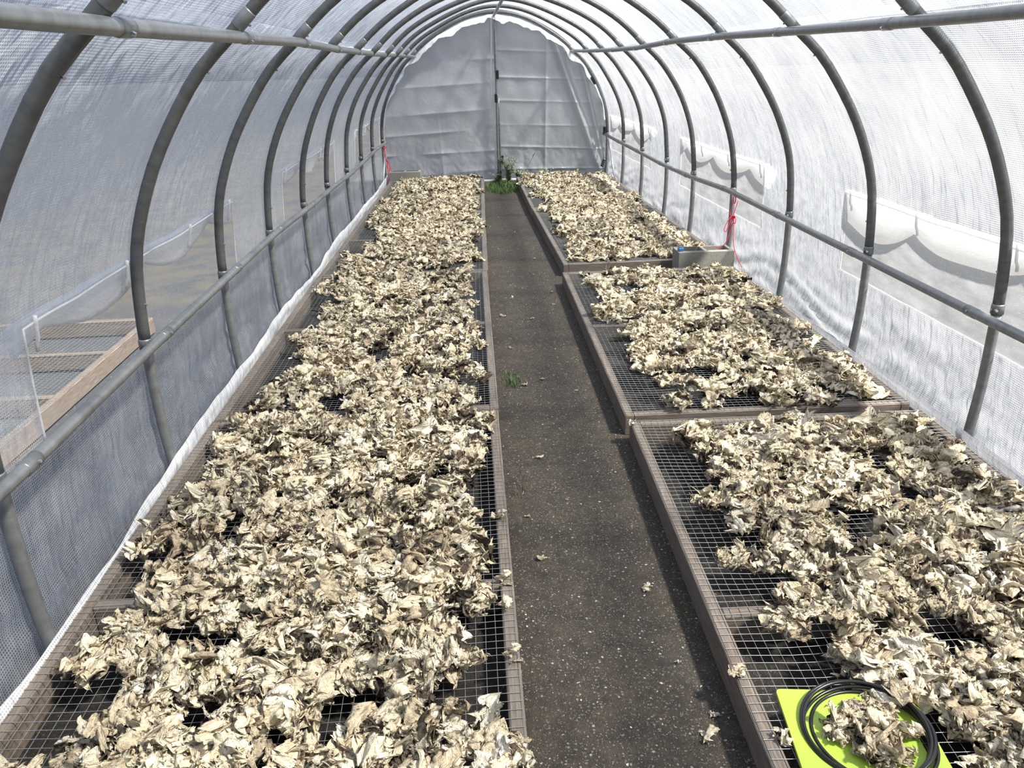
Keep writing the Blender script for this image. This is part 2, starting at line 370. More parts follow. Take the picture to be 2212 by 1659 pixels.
# ------------------------------------------------------------------ the ground
def sheet_obj(name, x0, x1, y0, y1, z, mat, dx, amp=0.0, ns=1.0, parent=None):
    nx = max(2, int((x1 - x0) / dx) + 1); ny = max(2, int((y1 - y0) / dx) + 1)
    X, Y = np.meshgrid(np.linspace(x0, x1, nx), np.linspace(y0, y1, ny), indexing='ij')
    Z = np.full_like(X, z)
    if amp:
        for i in range(nx):
            for j in range(ny): Z[i, j] += amp * noise.noise((X[i, j] * ns, Y[i, j] * ns, 0))
    V = np.stack([X, Y, Z], -1).reshape(-1, 3); I = np.arange(nx * ny).reshape(nx, ny)
    F = np.stack([I[:-1, :-1], I[1:, :-1], I[1:, 1:], I[:-1, 1:]], -1).reshape(-1, 4)
    return link(name, fast_mesh(name, V, F, mat, uv=V[:, :2]))
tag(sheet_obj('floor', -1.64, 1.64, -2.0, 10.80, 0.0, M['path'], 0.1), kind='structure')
tag(sheet_obj('ground', -70, 70, -30, 130, -0.012, M['yard'], 10), kind='structure')

# ------------------------------------------------------------------ film walls and roof
WIN_Y = [(2.0, 4.05), (5.2, 7.275), (8.45, 10.6)]
WIN_Z = {-1: (0.50, 0.85), 1: (0.39, 0.79)}
def film_disp(side, y, s):
    z = np.interp(s, plen, prof[:, 1]); fr = (y - Y0) % 1.0; taut = math.sin(PI * fr) ** 2
    n1 = noise.noise((y * 1.3, s * 2.1, 3.0 * side)); n2 = noise.noise((y * 4.0 + s * 2.0, s * 3.2 - y * 1.2, 7 + side))
    n3 = abs(noise.noise((y * 7 - s * 5, s * 4 + y * 2.0, 20 + side)))
    d = 0.012 * n1 * taut + 0.007 * n2 * (0.3 + taut) + 0.006 * n3 * (.2 + taut) - 0.006 * taut
    low = max(0.0, 1 - z / 0.42)
    if z < 0.42 and s < 0.6:
        m1 = noise.noise((y * 1.7, s * 9 + 0.8 * noise.noise((y * 1.1, 5, side)), 40 + side)); m2 = abs(noise.noise((y * 3.1 + s * 4, s * 13, 60 + side)))
        d += low * (0.055 * abs(m1) + 0.018 * m2)
    return d
def film_pt(side, y, s, extra=0.0):
    x, z, nx, nz = prof_at(s); d = 0.0285 + film_disp(side, y, s) + extra
    return ((x * wscale(side, y) + nx * d) * side, y, z + nz * d)
ys = np.round(np.arange(-1.2, 10.776, 0.025), 4)
def grid_mesh(name, S, Y, fn, mat, skip=None, uvo=0.0):
    nS, nY = len(S), len(Y); V = np.array([fn(y, s) for s in S for y in Y])
    UV = np.array([(y, s + uvo) for s in S for y in Y]); F = []
    for i in range(nS - 1):
        for j in range(nY - 1):
            if skip and skip((Y[j] + Y[j + 1]) / 2, (S[i] + S[i + 1]) / 2): continue
            a = i * nY + j; F.append((a, a + 1, a + nY + 1, a + nY))
    return fast_mesh(name, V, np.array(F), mat, uv=UV)
for side, nm in ((-1, 'wall_left'), (1, 'wall_right')):
    z0, z1 = WIN_Z[side]; s0, s1 = s_of_z(z0), s_of_z(z1)
    S = np.concatenate([np.linspace(0.0, s0, 19), np.linspace(s0, s1, 13)[1:], np.linspace(s1, S_UP + .045, 29)[1:]])
    sk = lambda y, s: s0 < s < s1 and any(a < y < b for a, b in WIN_Y)
    tag(link(nm, grid_mesh(nm, S, ys, lambda y, s: film_pt(side, y, s), M['film'], sk)), kind='structure')
    # windows: clear pane, welted frame, rolled flap tied up outside
    for wi, (a, b) in enumerate(WIN_Y):
        Y = np.round(np.arange(a - 0.025, b + 0.0251, 0.05), 4); Sp = np.linspace(s0 - .01, s1 + .01, 9)
        w_ = tag(link('window_%d' % (wi + 1 + (3 if side > 0 else 0)), grid_mesh('window', Sp, Y, lambda y, s: film_pt(side, y, s, -0.003), M['pane'])), kind='structure')
        fr = MB()
        ring = [film_pt(side, y, s0, -.004) for y in np.linspace(a, b, 40)] + [film_pt(side, b, s, -.004) for s in np.linspace(s0, s1, 8)[1:]] + \
               [film_pt(side, y, s1, -.004) for y in np.linspace(b, a, 40)[1:]] + [film_pt(side, a, s, -.004) for s in np.linspace(s1, s0, 8)[1:-1]]
        fr.tube(ring, 0.0038, 6, closed=True); fr.build('window_frame', M['hem'], w_, True)
        # flap
        nU, nK = 90, 14; V = []; UV = []; ph = wi * 1.9 + side
        for i in range(nU):
            y = a - 0.02 + (b - a + 0.04) * i / (nU - 1); q = (y - a) / (b - a)
            swag = abs(math.sin(PI * 2.6 * q + ph * 0.6)) ** 0.8
            if side > 0: drop = 0.07 + 0.13 * swag * (0.75 + 0.5 * noise.noise((y * 1.5, wi, 3))) + (0.05 * q if wi == 0 else 0)
            else: drop = 0.06 + 0.10 * swag * (0.8 + 0.6 * noise.noise((y * 1.2, wi, 9)))
            for k in range(nK):
                t = k / (nK - 1)
                # section: down the inner face, round the bottom of the roll, up the outer face
                if t < .5: e = t / .5; zz = s1 + 0.012 - (drop) * e; oo = 0.008 + 0.012 * e
                else: e = (t - .5) / .5; zz = s1 + 0.012 - drop * (1 - e); oo = 0.02 + 0.045 * math.sin(PI * e) * (0.5 + drop * 3)
                wob = 0.006 * noise.noise((y * 9, t * 4 + wi, side * 2.0)) + 0.004 * noise.noise((y * 25, t * 5, 1.0))
                p = film_pt(side, y, zz, oo + abs(wob)); V.append(p); UV.append((y, t * 0.6))
        I = np.arange(nU * nK).reshape(nU, nK); F = np.stack([I[:-1, :-1], I[1:, :-1], I[1:, 1:], I[:-1, 1:]], -1).reshape(-1, 4)
        link('window_flap', fast_mesh('window_flap', np.array(V), F, M['hem'], uv=np.array(UV)), w_)
        tie = MB()
        for q in (0.03, 0.34, 0.66, 0.97):
            y = a + (b - a) * q; tie.tube([film_pt(side, y, s1 + .02 - t, -.008 if t < .08 else .0) for t in np.linspace(0, .10, 6)], 0.006, 6)
        tie.build('flap_tie', M['hem'], w_, True)
# roof
SR = np.linspace(S_UP, plen[-1], 40)
Sall = np.concatenate([-(SR - plen[-1])[::1][0:0], np.linspace(-(plen[-1] - S_UP), plen[-1] - S_UP, 79)])
def roof_pt(y, q):
    side = -1 if q < 0 else 1; s = plen[-1] - abs(q); x, z, nx, nz = prof_at(s); fr = (y - Y0) % 1.0; taut = math.sin(PI * fr) ** 2
    d = 0.0285 + 0.010 * noise.noise((y * 1.3, q * 2.1, 3)) * taut + 0.006 * noise.noise((y * 4 + q, q * 3 - y, 9)) * (.3 + taut)
    return ((x * wscale(side, y) + nx * d) * side, y, z + nz * d)
tag(link('ceiling', grid_mesh('ceiling', Sall, ys, roof_pt, M['roof'], uvo=0.003)), kind='structure')
# hem seam under the upper right rail
b = MB(); b.tube([Vector(film_pt(1, y, S_UP - .035 - .012 * noise.noise((y * 3, 0, 0)), -0.012)) for y in np.arange(5.4, 10.7, .06)], 0.007, 6)
tag(b.build('trim_1', M['hem'], None, True), kind='structure')
b = MB(); b.tube([Vector(film_pt(-1, y, S_UP + .012 + .010 * noise.noise((y * 3, 4, 0)), -0.012)) for y in np.arange(3.6, 10.7, .06)], 0.006, 6)
tag(b.build('trim_2', M['hem'], None, True), kind='structure')

# skirts: the film turned in along the foot of each wall, just inside the legs
for side, nm, h0 in ((-1, 'film_skirt', 0.135), (1, 'film_skirt', 0.07)):
    Y = np.round(np.arange(0.2, 10.65, 0.03), 3); nK = 14; V = []; UV = []
    for y in Y:
        wd = 1.53 * wscale(side, y) * 1.54 / 1.54
        h = h0 * (0.85 + 0.35 * noise.noise((y * .8, side, 0)) + 0.12 * noise.noise((y * 4, side, 2)))
        for k in range(nK):
            t = k / (nK - 1)
            x = wd - 0.030 + 0.012 * (1 - t) + 0.012 * noise.noise((y * 3, t * 3, side + 5.0)) * (1 - t); z = 0.004 + h * t
            if t > .8: x += 0.05 * (t - .8)
            V.append((side * x, y, z)); UV.append((y, h * t))
    I = np.arange(len(Y) * nK).reshape(len(Y), nK); F = np.stack([I[:-1, :-1], I[1:, :-1], I[1:, 1:], I[:-1, 1:]], -1).reshape(-1, 4)
    o = link(nm, fast_mesh(nm, np.array(V), F, M['skirt'], uv=np.array(UV)))
    tag(o, 'white woven film skirt turned in along the foot of the %s wall' % ('left' if side < 0 else 'right'), 'film skirt')

# ------------------------------------------------------------------ end wall: two sheets that meet at the centre pole
YE = Y0 + 9
def arch_half(x):   # height of the arch at |x|
    m = prof[::-1]; xs = m[:, 0]; return float(np.interp(abs(x) * 1.54 / (1.49 if x < 0 else 1.44), xs[:np.argmax(xs) + 1], m[:np.argmax(xs) + 1, 1]))
creL = [(.14, .20), (.38, .10), (.66, .20), (.90, .19), (1.22, .15), (1.50, .12)]
creR = [(.16, -.02), (.45, -.05), (.72, -.04), (1.02, -.05), (1.30, -.05), (1.62, -.06)]
def door_y(x, z):
    d = 0.0
    if x < 0:
        for zc, sl in creL: t = z - (zc + sl * (x) * .25 + .02); d += 0.024 * math.exp(-abs(t) / (0.016 + .03 * abs(math.sin(zc * 9)))) * (0.45 + 1.1 * noise.noise((x * 2, zc * 7, 0)))
        t = x + 0.72 + 0.05 * z; d += 0.014 * math.exp(-abs(t) / 0.03) * max(0, 1.0 - z)
    else:
        for zc, sl in creR: t = z - (zc + sl * x); d += 0.014 * math.exp(-abs(t) / 0.014) * (0.7 + 0.8 * noise.noise((x * 2, zc * 5, 3)))
        t = x - (0.62 + .02 * z); d += 0.022 * math.exp(-abs(t) / 0.03)
        t = x - (1.28 - 0.42 * (z - .3) ** 1.0 * .9); d += 0.06 * math.exp(-(t / 0.05) ** 2) * (1 if z > .2 else z * 5)
        t = x - (1.38 - 0.25 * (z - .3)); d += 0.03 * math.exp(-(t / 0.03) ** 2)
        if z < .45: d += 0.05 * (0.45 - z) * 2 * abs(noise.noise((x * 6, z * 2, 8)))
    d += 0.025 * noise.noise((x * 1.5, z * 1.5, 5)) + 0.008 * noise.noise((x * 6, z * 5, 2)) + .010 * max(0, .9 - z) * abs(noise.noise((x * 12, z * 9, 2)))
    return d
wb = None
for side in (-1, 1):
    V = []; UV = []; nX, nZ = 150, 200
    half = 1.46 if side < 0 else 1.42
    for i in range(nX):
        f = i / (nX - 1); x = side * (0.012 + (half - .012) * f); top = arch_half(x) - (0.03 + 0.055 * min(1, max(0, (arch_half(x) - 1.0))))
        for j in range(nZ):
            z = 0.012 + (top - 0.012) * j / (nZ - 1)
            V.append((x, YE + 0.045 - door_y(x, z), z)); UV.append((x, z))
    I = np.arange(nX * nZ).reshape(nX, nZ); F = np.stack([I[:-1, :-1], I[1:, :-1], I[1:, 1:], I[:-1, 1:]], -1).reshape(-1, 4)
    me = fast_mesh('end_sheet', np.array(V), F, M['door'], uv=np.array(UV))
    if wb is None: wb = tag(link('wall_back', me), kind='structure')
    else: link('door_sheet', me, wb)
# bright folded hem round the arch
V = []; UV = []; nA = 150; nK = 8
SS = np.linspace(s_of_z(0.75), plen[-1], nA // 2)
arc = [(-1, s) for s in SS] + [(1, s) for s in SS[::-1][1:]]
for i, (sd_, s) in enumerate(arc):
    x, z, nx, nz = prof_at(s); sc = (1.49 if sd_ < 0 else 1.44) / 1.54
    top = max(0, (z - 1.0) / 1.0); wdt = (0.035 + 0.075 * top) * (0.8 + 0.7 * noise.noise((i * .16, sd_, 0)) + .2 * noise.noise((i * .4, 2, sd_)))
    for k in range(nK):
        t = k / (nK - 1); off = -0.012 - wdt * t
        yy = YE + 0.030 - 0.10 * t - 0.02 * math.sin(PI * t) - 0.012 * noise.noise((i * .3, t * 3, 1))
        V.append(((x * sc + nx * off) * sd_, yy, z + nz * off)); UV.append((s * sd_, t * .1))
n_ = len(arc); I = np.arange(n_ * nK).reshape(n_, nK); F = np.stack([I[:-1, :-1], I[1:, :-1], I[1:, 1:], I[:-1, 1:]], -1).reshape(-1, 4)
link('arch_hem', fast_mesh('arch_hem', np.array(V), F, M['rim'], uv=np.array(UV)), wb)
b = MB(); b.tube([(x, YE - .012, .022 + .004 * math.sin(x * 9)) for x in np.linspace(-1.40, 0.25, 20)], 0.016, 8); b.build('bottom_hem', M['hem'], wb, True)
b = MB(); b.tube([(-.045 + .012 * math.sin(z * 4), YE - .012, z) for z in np.linspace(.02, 1.98, 30)], 0.010, 6); b.build('zipper_seam', M['hem'], wb, True)

# ------------------------------------------------------------------ steel frame
ORD = ['nearest the camera', 'second from the camera', 'third from the camera', 'fourth from the camera', 'fifth from the camera',
       'fifth from the end wall', 'fourth from the end wall', 'third from the end wall', 'second from the end wall', 'standing against the end wall']
for k in range(10):
    t = thing('steel_hoop', (0, Y0 + k, 0), 'grey galvanised steel hoop of the tunnel, %s' % ORD[k], 'hoop', 'tunnel frame hoops')
    SA = s_of_z(.55)
    seg = np.linspace(SA, plen[-1], 34)
    kink = lambda s, sd_: 0.004 * math.sin(s * 7 + k) * (k > 3)
    pts = [hoop_pt(-1, k, s, kink(s, -1)) for s in seg] + [hoop_pt(1, k, s, kink(s, 1)) for s in seg[::-1][1:]]
    b = MB(); b.tube(pts, 0.0205, 14); b.build('arch', M['arch'], t, True)
    for sd_ in (-1, 1):
        b = MB(); b.tube([hoop_pt(sd_, k, s) for s in np.linspace(0, SA, 10)], 0.0195, 14); b.build('leg', M['leg'], t, True)
        b = MB(); b.tube([hoop_pt(sd_, k, s) for s in (SA - .004, SA + .03, SA + .034)], [.0235, .0235, .021], 14); b.build('sleeve', M['rail'], t, True)
        b = MB(); b.tube([hoop_pt(sd_, k, s, kink(s, sd_)) for s in (S_UP + .035, S_UP + .04, S_UP + .10, S_UP + .105)], [.0205, .0222, .0222, .0205], 14); b.build('sleeve', M['leg'], t, True)
        b = MB()
        for s in (SA + .015, SA + .16, S_UP + .07, S_UP - .13):
            p = Vector(hoop_pt(sd_, k, s, -.02)); q = Vector(hoop_pt(sd_, k, s, -.027)); q.y -= .003; b.tube([p, q], .0045, 6)
            if s == SA + .015: b.tube([p + Vector((0, -.018, 0)), p + Vector((0, -.028, 0))], .005, 6)
        b.build('bolt', M['bolt'], t)

CAM = Vector((-0.35224, 0, 1.46))
def rail(name, pts, r, label, first=None):
    t = thing(name, pts[0], label, 'rail', 'rails along the tunnel')
    P = [Vector(p) for p in pts]; b = MB(); dense = []
    for i in range(len(P) - 1):
        for q in range(6): dense.append(P[i].lerp(P[i + 1], q / 6))
    dense.append(P[-1])
    sm = [dense[0]] + [(dense[i - 1] + dense[i] * 2 + dense[i + 1]) / 4 for i in range(1, len(dense) - 1)] + [dense[-1]]
    b.tube(sm, r, 14); b.build('pipe', M['rail'], t, True)
    for p, q in zip(P[1:-1], P[2:]):
        d = (q - p).normalized(); b = MB(); b.tube([p + d * .05, p + d * .055, p + d * .12], [r, r + .0018, r + .0018], 14); b.build('pipe_joint', M['rail'], t, True)
    b = MB()
    for p in P[1:-1]:
        inw = (Vector((0, p.y, 0.9)) - p).normalized(); c = p + Vector((0, .09, 0)) + inw * (r - .002); b.tube([c, c + inw * .009], .0048, 6)
    b.build('bolt', M['bolt'], t); return t
def toward(x, z, f): return (-0.35224 + (x + 0.35224) * f, 1.46 + (z - 1.46) * f)
LLz = [.535, .54, .54, .54, .52, .51, .50, .51, .52, .51]; LRz = [.51, .51, .52, .53, .55, .52, .50, .52, .53, .55]
ULx = [1.08, 1.09, 1.09, 1.10, 1.11, 1.13, 1.12, 1.12, 1.09, 1.04]; ULz = [1.55, 1.56, 1.57, 1.56, 1.56, 1.56, 1.56, 1.57, 1.57, 1.57]
URx = [1.09, 1.09, 1.09, 1.08, 1.06, 1.05, 1.03, 1.04, 1.04, 1.01]; URz = [1.55, 1.55, 1.56, 1.57, 1.57, 1.55, 1.55, 1.56, 1.57, 1.59]
def rpts(sd_, X, Z, f):
    out = []
    for k in range(10):
        x, z = toward(sd_ * X[k], Z[k], f); out.append((x, (Y0 + k) * f if False else Y0 + k - .02, z))
    out.insert(0, (out[0][0], Y0 - 1.0, out[0][2])); out.insert(0, (out[0][0], Y0 - 1.9, out[0][2])); out[-1] = (out[-1][0], out[-1][1] + .03, out[-1][2]); return out
rail('frame_rail', rpts(-1, LW, LLz, .962), .0185, 'grey steel rail running at knee height along the left wall')
rail('frame_rail', rpts(1, RW, LRz, .976), .0185, 'grey steel rail running at knee height along the right wall')
rail('frame_rail', rpts(-1, ULx, ULz, .955), .0185, 'grey steel rail at head height across the upper left of the hoops')
rail('frame_rail', rpts(1, URx, URz, .968), .0185, 'grey steel rail at head height across the upper right of the hoops')
rail('ridge_rail', [(0, Y0 + k - .02, 2.01) for k in range(-1, 10)], .0165, 'steel ridge rail along the very top of the tunnel')

# centre pole of the end wall with clips
t = thing('centre_pole', (0, YE - .03, 0), 'grey steel pole standing up the middle of the end wall', 'pole')
b = MB(); b.tube([(.0 + .006 * z, YE - .03, z) for z in np.linspace(0, 2.03, 12)], .017, 12); b.build('pole', M['leg'], t, True)
b = MB(); b.tube([(.034 - .006 * z, YE - .024, z) for z in np.linspace(0, 1.05, 8)], .011, 10); b.build('side_tube', M['rail'], t, True)
b = MB(); b.tube([(.004, YE - .03, z) for z in (1.03, 1.035, 1.10)], [.017, .02, .02], 12); b.build('pipe_joint', M['rail'], t, True)
def clip(x, z, rot, lbl):
    t = thing('sheet_clip', (x, YE - .06, z), lbl, 'clip', 'black clips on the end wall sheets')
    b = MB(); b.box((x, YE - .06, z), (.036, .03, .105), .006); o = b.build('clip_body', M['clip'], t)
    b = MB(); [b.box((x, YE - .077, z + dz), (.020, .006, .014), .002) for dz in (-.035, -.012, .012, .035)]; b.build('grip_rib', M['clip'], t)
    t.rotation_euler = (0, rot, 0)
clip(.022, 1.33, 0, 'upper black plastic clip on the centre pole of the end wall')
clip(-.004, 1.05, 0, 'lower black plastic clip halfway up the centre pole')
clip(.052, .29, .1, 'black clip low on the centre pole, just above the weeds')
clip(.020, .10, 0, 'black clip at the foot of the centre pole, among weeds')
clip(1.245, 1.23, -.5, 'tilted black clip high on the right rim of the end wall')
clip(1.395, .61, 0, 'black clip at the right rim of the end wall, level with the rail')
clip(1.385, .21, .35, 'tilted black clip at the lower right corner of the end wall')
for sd_, x0 in ((-1, -1.46), (1, 1.45)):
    b = MB(); b.tube([(x0, YE - .06, .50), (x0 + sd_ * .02, YE - .55, .01)], .011, 8)
    tag(b.build('corner_brace', M['bolt'], None, True), 'thin diagonal steel brace at the far %s corner of the tunnel' % ('left' if sd_ < 0 else 'right'), 'brace', 'corner braces')

# ------------------------------------------------------------------ wire racks
ZT = 0.089
def make_rack(name, x0, y0, label, rz=0.0, W=1.21, L=2.43, cross=(0.5,), group='wire drying racks', seed=1):
    """x0,y0: near inner corner; long side runs away from the camera"""
    rnd = random.Random(seed); th = 0.038
    t = thing(name, (x0, y0, 0), label, 'rack', group); t['_at'] = (0, 0, 0)
    def board(cx, cy, dx, dy):
        b = MB(); b.box((cx, cy, ZT / 2), (dx, dy, ZT), .003); return b
    board(th / 2, L / 2, th, L).build('side_board', M['wood'], t); board(W - th / 2, L / 2, th, L).build('side_board', M['wood'], t)
    board(W / 2, th / 2, W - 2 * th - .001, th).build('end_board', M['wood'], t); board(W / 2, L - th / 2, W - 2 * th - .001, th).build('end_board', M['wood'], t)
    for c in cross: board(W / 2, L * c, W - 2 * th - .001, th).build('cross_brace', M['wood'], t)
    # welded mesh stretched over the frame
    nxw, nyw = 47, 94; r = 0.00085; V = []; F = []
    def sag(x, y):
        e = min(x, W - x, y, L - y, *[abs(y - L * c) for c in cross]); return min(1, max(0, (e - .03) / .15))
    def zz(x, y):
        return ZT + .0018 + sag(x, y) * (-.007 + .008 * noise.noise((x * 4 + seed * 9, y * 4, 0)))
    def jx(x, y): return .0045 * noise.noise((x * 3, y * 5 + seed * 7, 3)) * sag(x, y)
    def wire(P):
        base = len(V); n = len(P)
        for i, p in enumerate(P):
            a = P[max(0, i - 1)]; c = P[min(n - 1, i + 1)]; dx, dy = c[0] - a[0], c[1] - a[1]; m_ = math.hypot(dx, dy); px, py = -dy / m_, dx / m_
            V.append((p[0] + px * r, p[1] + py * r, p[2] - r * .6)); V.append((p[0] - px * r, p[1] - py * r, p[2] - r * .6)); V.append((p[0], p[1], p[2] + r))
        for i in range(n - 1):
            for k in range(3): F.append((base + i * 3 + k, base + i * 3 + (k + 1) % 3, base + i * 3 + 3 + (k + 1) % 3, base + i * 3 + 3 + k))
    for i in range(nxw):
        x = .006 + (W - .012) * i / (nxw - 1); wire([(x + jx(x, y), y, zz(x, y)) for y in np.linspace(.004, L - .004, 46)])
    for j in range(nyw):
        y = .006 + (L - .012) * j / (nyw - 1); wire([(x, y + jx(y, x), zz(x, y) + .0016) for x in np.linspace(.004, W - .004, 24)])
    link('wire_mesh', fast_mesh('wire_mesh', np.array(V), np.array(F), M['wire']), t)
    t.rotation_euler = (0, 0, rz); return t
# name, x0, y0, rz : left row then right row (near to far), measured corners
RACKS = [('L', -1.495, .65, 0.0), ('L', -1.492, 3.10, -.003), ('L', -1.478, 5.555, -.012), ('L', -1.448, 8.005, -.016),
         ('R', .205, .47, -.018), ('R', .240, 2.955, -.004), ('R', .285, 5.62, .018), ('R', .235, 8.07, .006)]
RL = ['wire mesh drying rack in the left row, nearest the camera', 'wire mesh drying rack in the left row, second from the camera',
      'wire mesh drying rack in the left row, third from the camera', 'wire mesh drying rack in the left row, farthest, before the end wall',
      'wire mesh drying rack in the right row, nearest, holding the lime green board', 'wire mesh drying rack in the right row, just in front of the concrete block',
      'wire mesh drying rack in the right row, just behind the concrete block', 'wire mesh drying rack in the right row, farthest, by the weeds']
racks = []
for i, (_, x, y, rz) in enumerate(RACKS):
    racks.append(make_rack('drying_rack', x, y, RL[i], rz, L=2.43 if i < 7 else 2.40, seed=i + 1))
make_rack('drying_rack', -3.48, 2.22, 'empty wire mesh rack lying on the asphalt outside the left wall', .02, cross=(.25, .5, .75), group=None, seed=20)

# ------------------------------------------------------------------ dried leaves
def tri(x): return 2 * np.abs(x - np.floor(x + .5)) * 2 - 1
def leaf_sheet(rng, L, Wd, nu, nv, crum):
    u = np.linspace(-1, 1, nu); v = np.linspace(-1, 1, nv); U, Vv = np.meshgrid(u, v, indexing='ij')
    ragged = lambda: 1 + .28 * np.interp(u, np.linspace(-1, 1, 9), rng.normal(0, 1, 9)) + .10 * rng.normal(0, 1, nu)
    env = np.clip(1 - np.abs(u) ** 2.6, 0, 1) ** .7
    hl = np.clip(Wd / 2 * env * ragged(), .002, None); hr = np.clip(Wd / 2 * env * ragged(), .002, None)
    X = U * L / 2; Y = np.where(Vv > 0, Vv * hl[:, None], Vv * hr[:, None])
    X = X + .006 * np.interp(Vv, np.linspace(-1, 1, 6), rng.normal(0, 1, 6)) * np.abs(U) ** 2 + .1 * L * np.abs(Vv) ** 2 * rng.uniform(-.4, .6)
    P = np.stack([X, Y, np.zeros_like(X)], -1); P0 = P.copy()
    lam = .07; dom = P0[..., :2].copy()
    for o_ in range(5):
        k = rng.normal(0, 1, 2); k /= np.linalg.norm(k)
        for r_ in range(2):
            a = rng.uniform(0, PI) if o_ > 1 else rng.normal(0, .45) + PI / 2
            k = np.array([math.cos(a), math.sin(a)]); d = rng.normal(0, 1, 3); d[2] *= 1.5; d /= np.linalg.norm(d)
            P += crum * lam * (.17 if o_ < 3 else .10) * tri((dom @ k) / lam + rng.uniform())[..., None] * d
        dom = dom + rng.normal(0, 1, 2) * .25 * lam * tri((dom @ np.array([math.cos(a), math.sin(a)])) / lam)[..., None]
        lam *= .66
    # pleats running the length of the leaf
    amp = np.interp(u, np.linspace(-1, 1, 6), rng.uniform(.2, 1, 6))[:, None]
    wv_ = .007 * np.interp(u, np.linspace(-1, 1, 8), rng.normal(0, 1, 8))[:, None]
    for lam_, a_ in ((rng.uniform(.022, .034), .0052), (rng.uniform(.010, .015), .0024)):
        P[..., 2] += crum * a_ * amp * (1 - 2 * np.abs(np.sin((P0[..., 1] + wv_ + .25 * P0[..., 0] * rng.normal()) * PI / lam_ + rng.uniform(0, 6))))
    # ruffled rims
    ruf = np.sin(U * L / 2 * 2 * PI / rng.uniform(.018, .034) + rng.uniform(0, 6) + Vv) * np.abs(Vv) ** 2
    P[..., 2] += .0055 * crum * ruf
    # roll along the long axis and bend across it
    R = rng.uniform(.7, 2.6) * Wd / 2; th = P[..., 1] / R; sg = rng.choice([-1, -1, -1, 1])
    z = P[..., 2]; P[..., 1] = (R + z) * np.sin(th); P[..., 2] = sg * ((R) * (1 - np.cos(th))) + z * np.cos(th) 
    R2 = rng.uniform(1.6, 5) * L / 2; th = P[..., 0] / R2; z = P[..., 2] * 1.0; s2 = rng.choice([-1, 1, -1])
    P[..., 0] = R2 * np.sin(th); P[..., 2] = z + s2 * R2 * (1 - np.cos(th))
    return P.reshape(-1, 3)
def grid_faces(nu, nv):
    I = np.arange(nu * nv).reshape(nu, nv); return np.stack([I[:-1, :-1], I[1:, :-1], I[1:, 1:], I[:-1, 1:]], -1).reshape(-1, 4)
def rot(rng, tilt):
    a = rng.uniform(0, 2 * PI); b_ = rng.normal(0, tilt); c = rng.normal(0, tilt)
    Rz = np.array([[math.cos(a), -math.sin(a), 0], [math.sin(a), math.cos(a), 0], [0, 0, 1]])
    Rx = np.array([[1, 0, 0], [0, math.cos(b_), -math.sin(b_)], [0, math.sin(b_), math.cos(b_)]])
    Ry = np.array([[math.cos(c), 0, math.sin(c)], [0, 1, 0], [-math.sin(c), 0, math.cos(c)]])
    return Rz @ Rx @ Ry
def clump(seed, nsheet, nu, nv, spread, size=(.06, .13), brown=0.10, flat=.30):
    rng = np.random.default_rng(seed); Vs = []; Fs = []; Ts = []; Us = []; b = 0
    for i in range(nsheet):
        L = rng.uniform(*size); Wd = L * rng.uniform(.22, .7)
        P = leaf_sheet(rng, L, Wd, nu, nv, rng.uniform(.9, 1.9)) @ rot(rng, flat).T
        an = rng.uniform(0, 2 * PI); rr = spread * math.sqrt(rng.uniform())
        P = P + np.array([rr * math.cos(an), rr * math.sin(an), 0.0]); P[:, 2] *= .8; lo = np.percentile(P[:, 2], 10)
        P[:, 2] += (-lo) + .020 * i / max(1, nsheet - 1) * rng.uniform(.2, 1.4)
        P[:, 2] = np.where(P[:, 2] < 0, P[:, 2] * .15, P[:, 2])
        tone = rng.uniform(.02, .16) if rng.uniform() < brown else np.clip(rng.normal(.66, .17), .3, 1)
        gu, gv = np.meshgrid(np.linspace(-.5, .5, nu) * L, np.linspace(-.5, .5, nv) * Wd, indexing='ij'); Us.append(np.stack([gu.ravel(), gv.ravel()], -1) + rng.uniform(0, 3, 2))
        Vs.append(P); Ts.append(np.full(len(P), tone)); Fs.append(grid_faces(nu, nv) + b); b += len(P)
    return np.concatenate(Vs), np.concatenate(Fs), np.concatenate(Ts), np.concatenate(Us)
print('protos')
NEAR = [clump(100 + i, 9, 32, 17, .042, (.05, .13)) for i in range(28)]
MID = [clump(300 + i, 9, 19, 11, .043, (.045, .12)) for i in range(24)]
FAR = [clump(500 + i, 8, 11, 7, .044, (.05, .12)) for i in range(24)]
SMALL = [clump(700 + i, 2, 22, 12, .012, (.035, .07), 0.05) for i in range(8)]

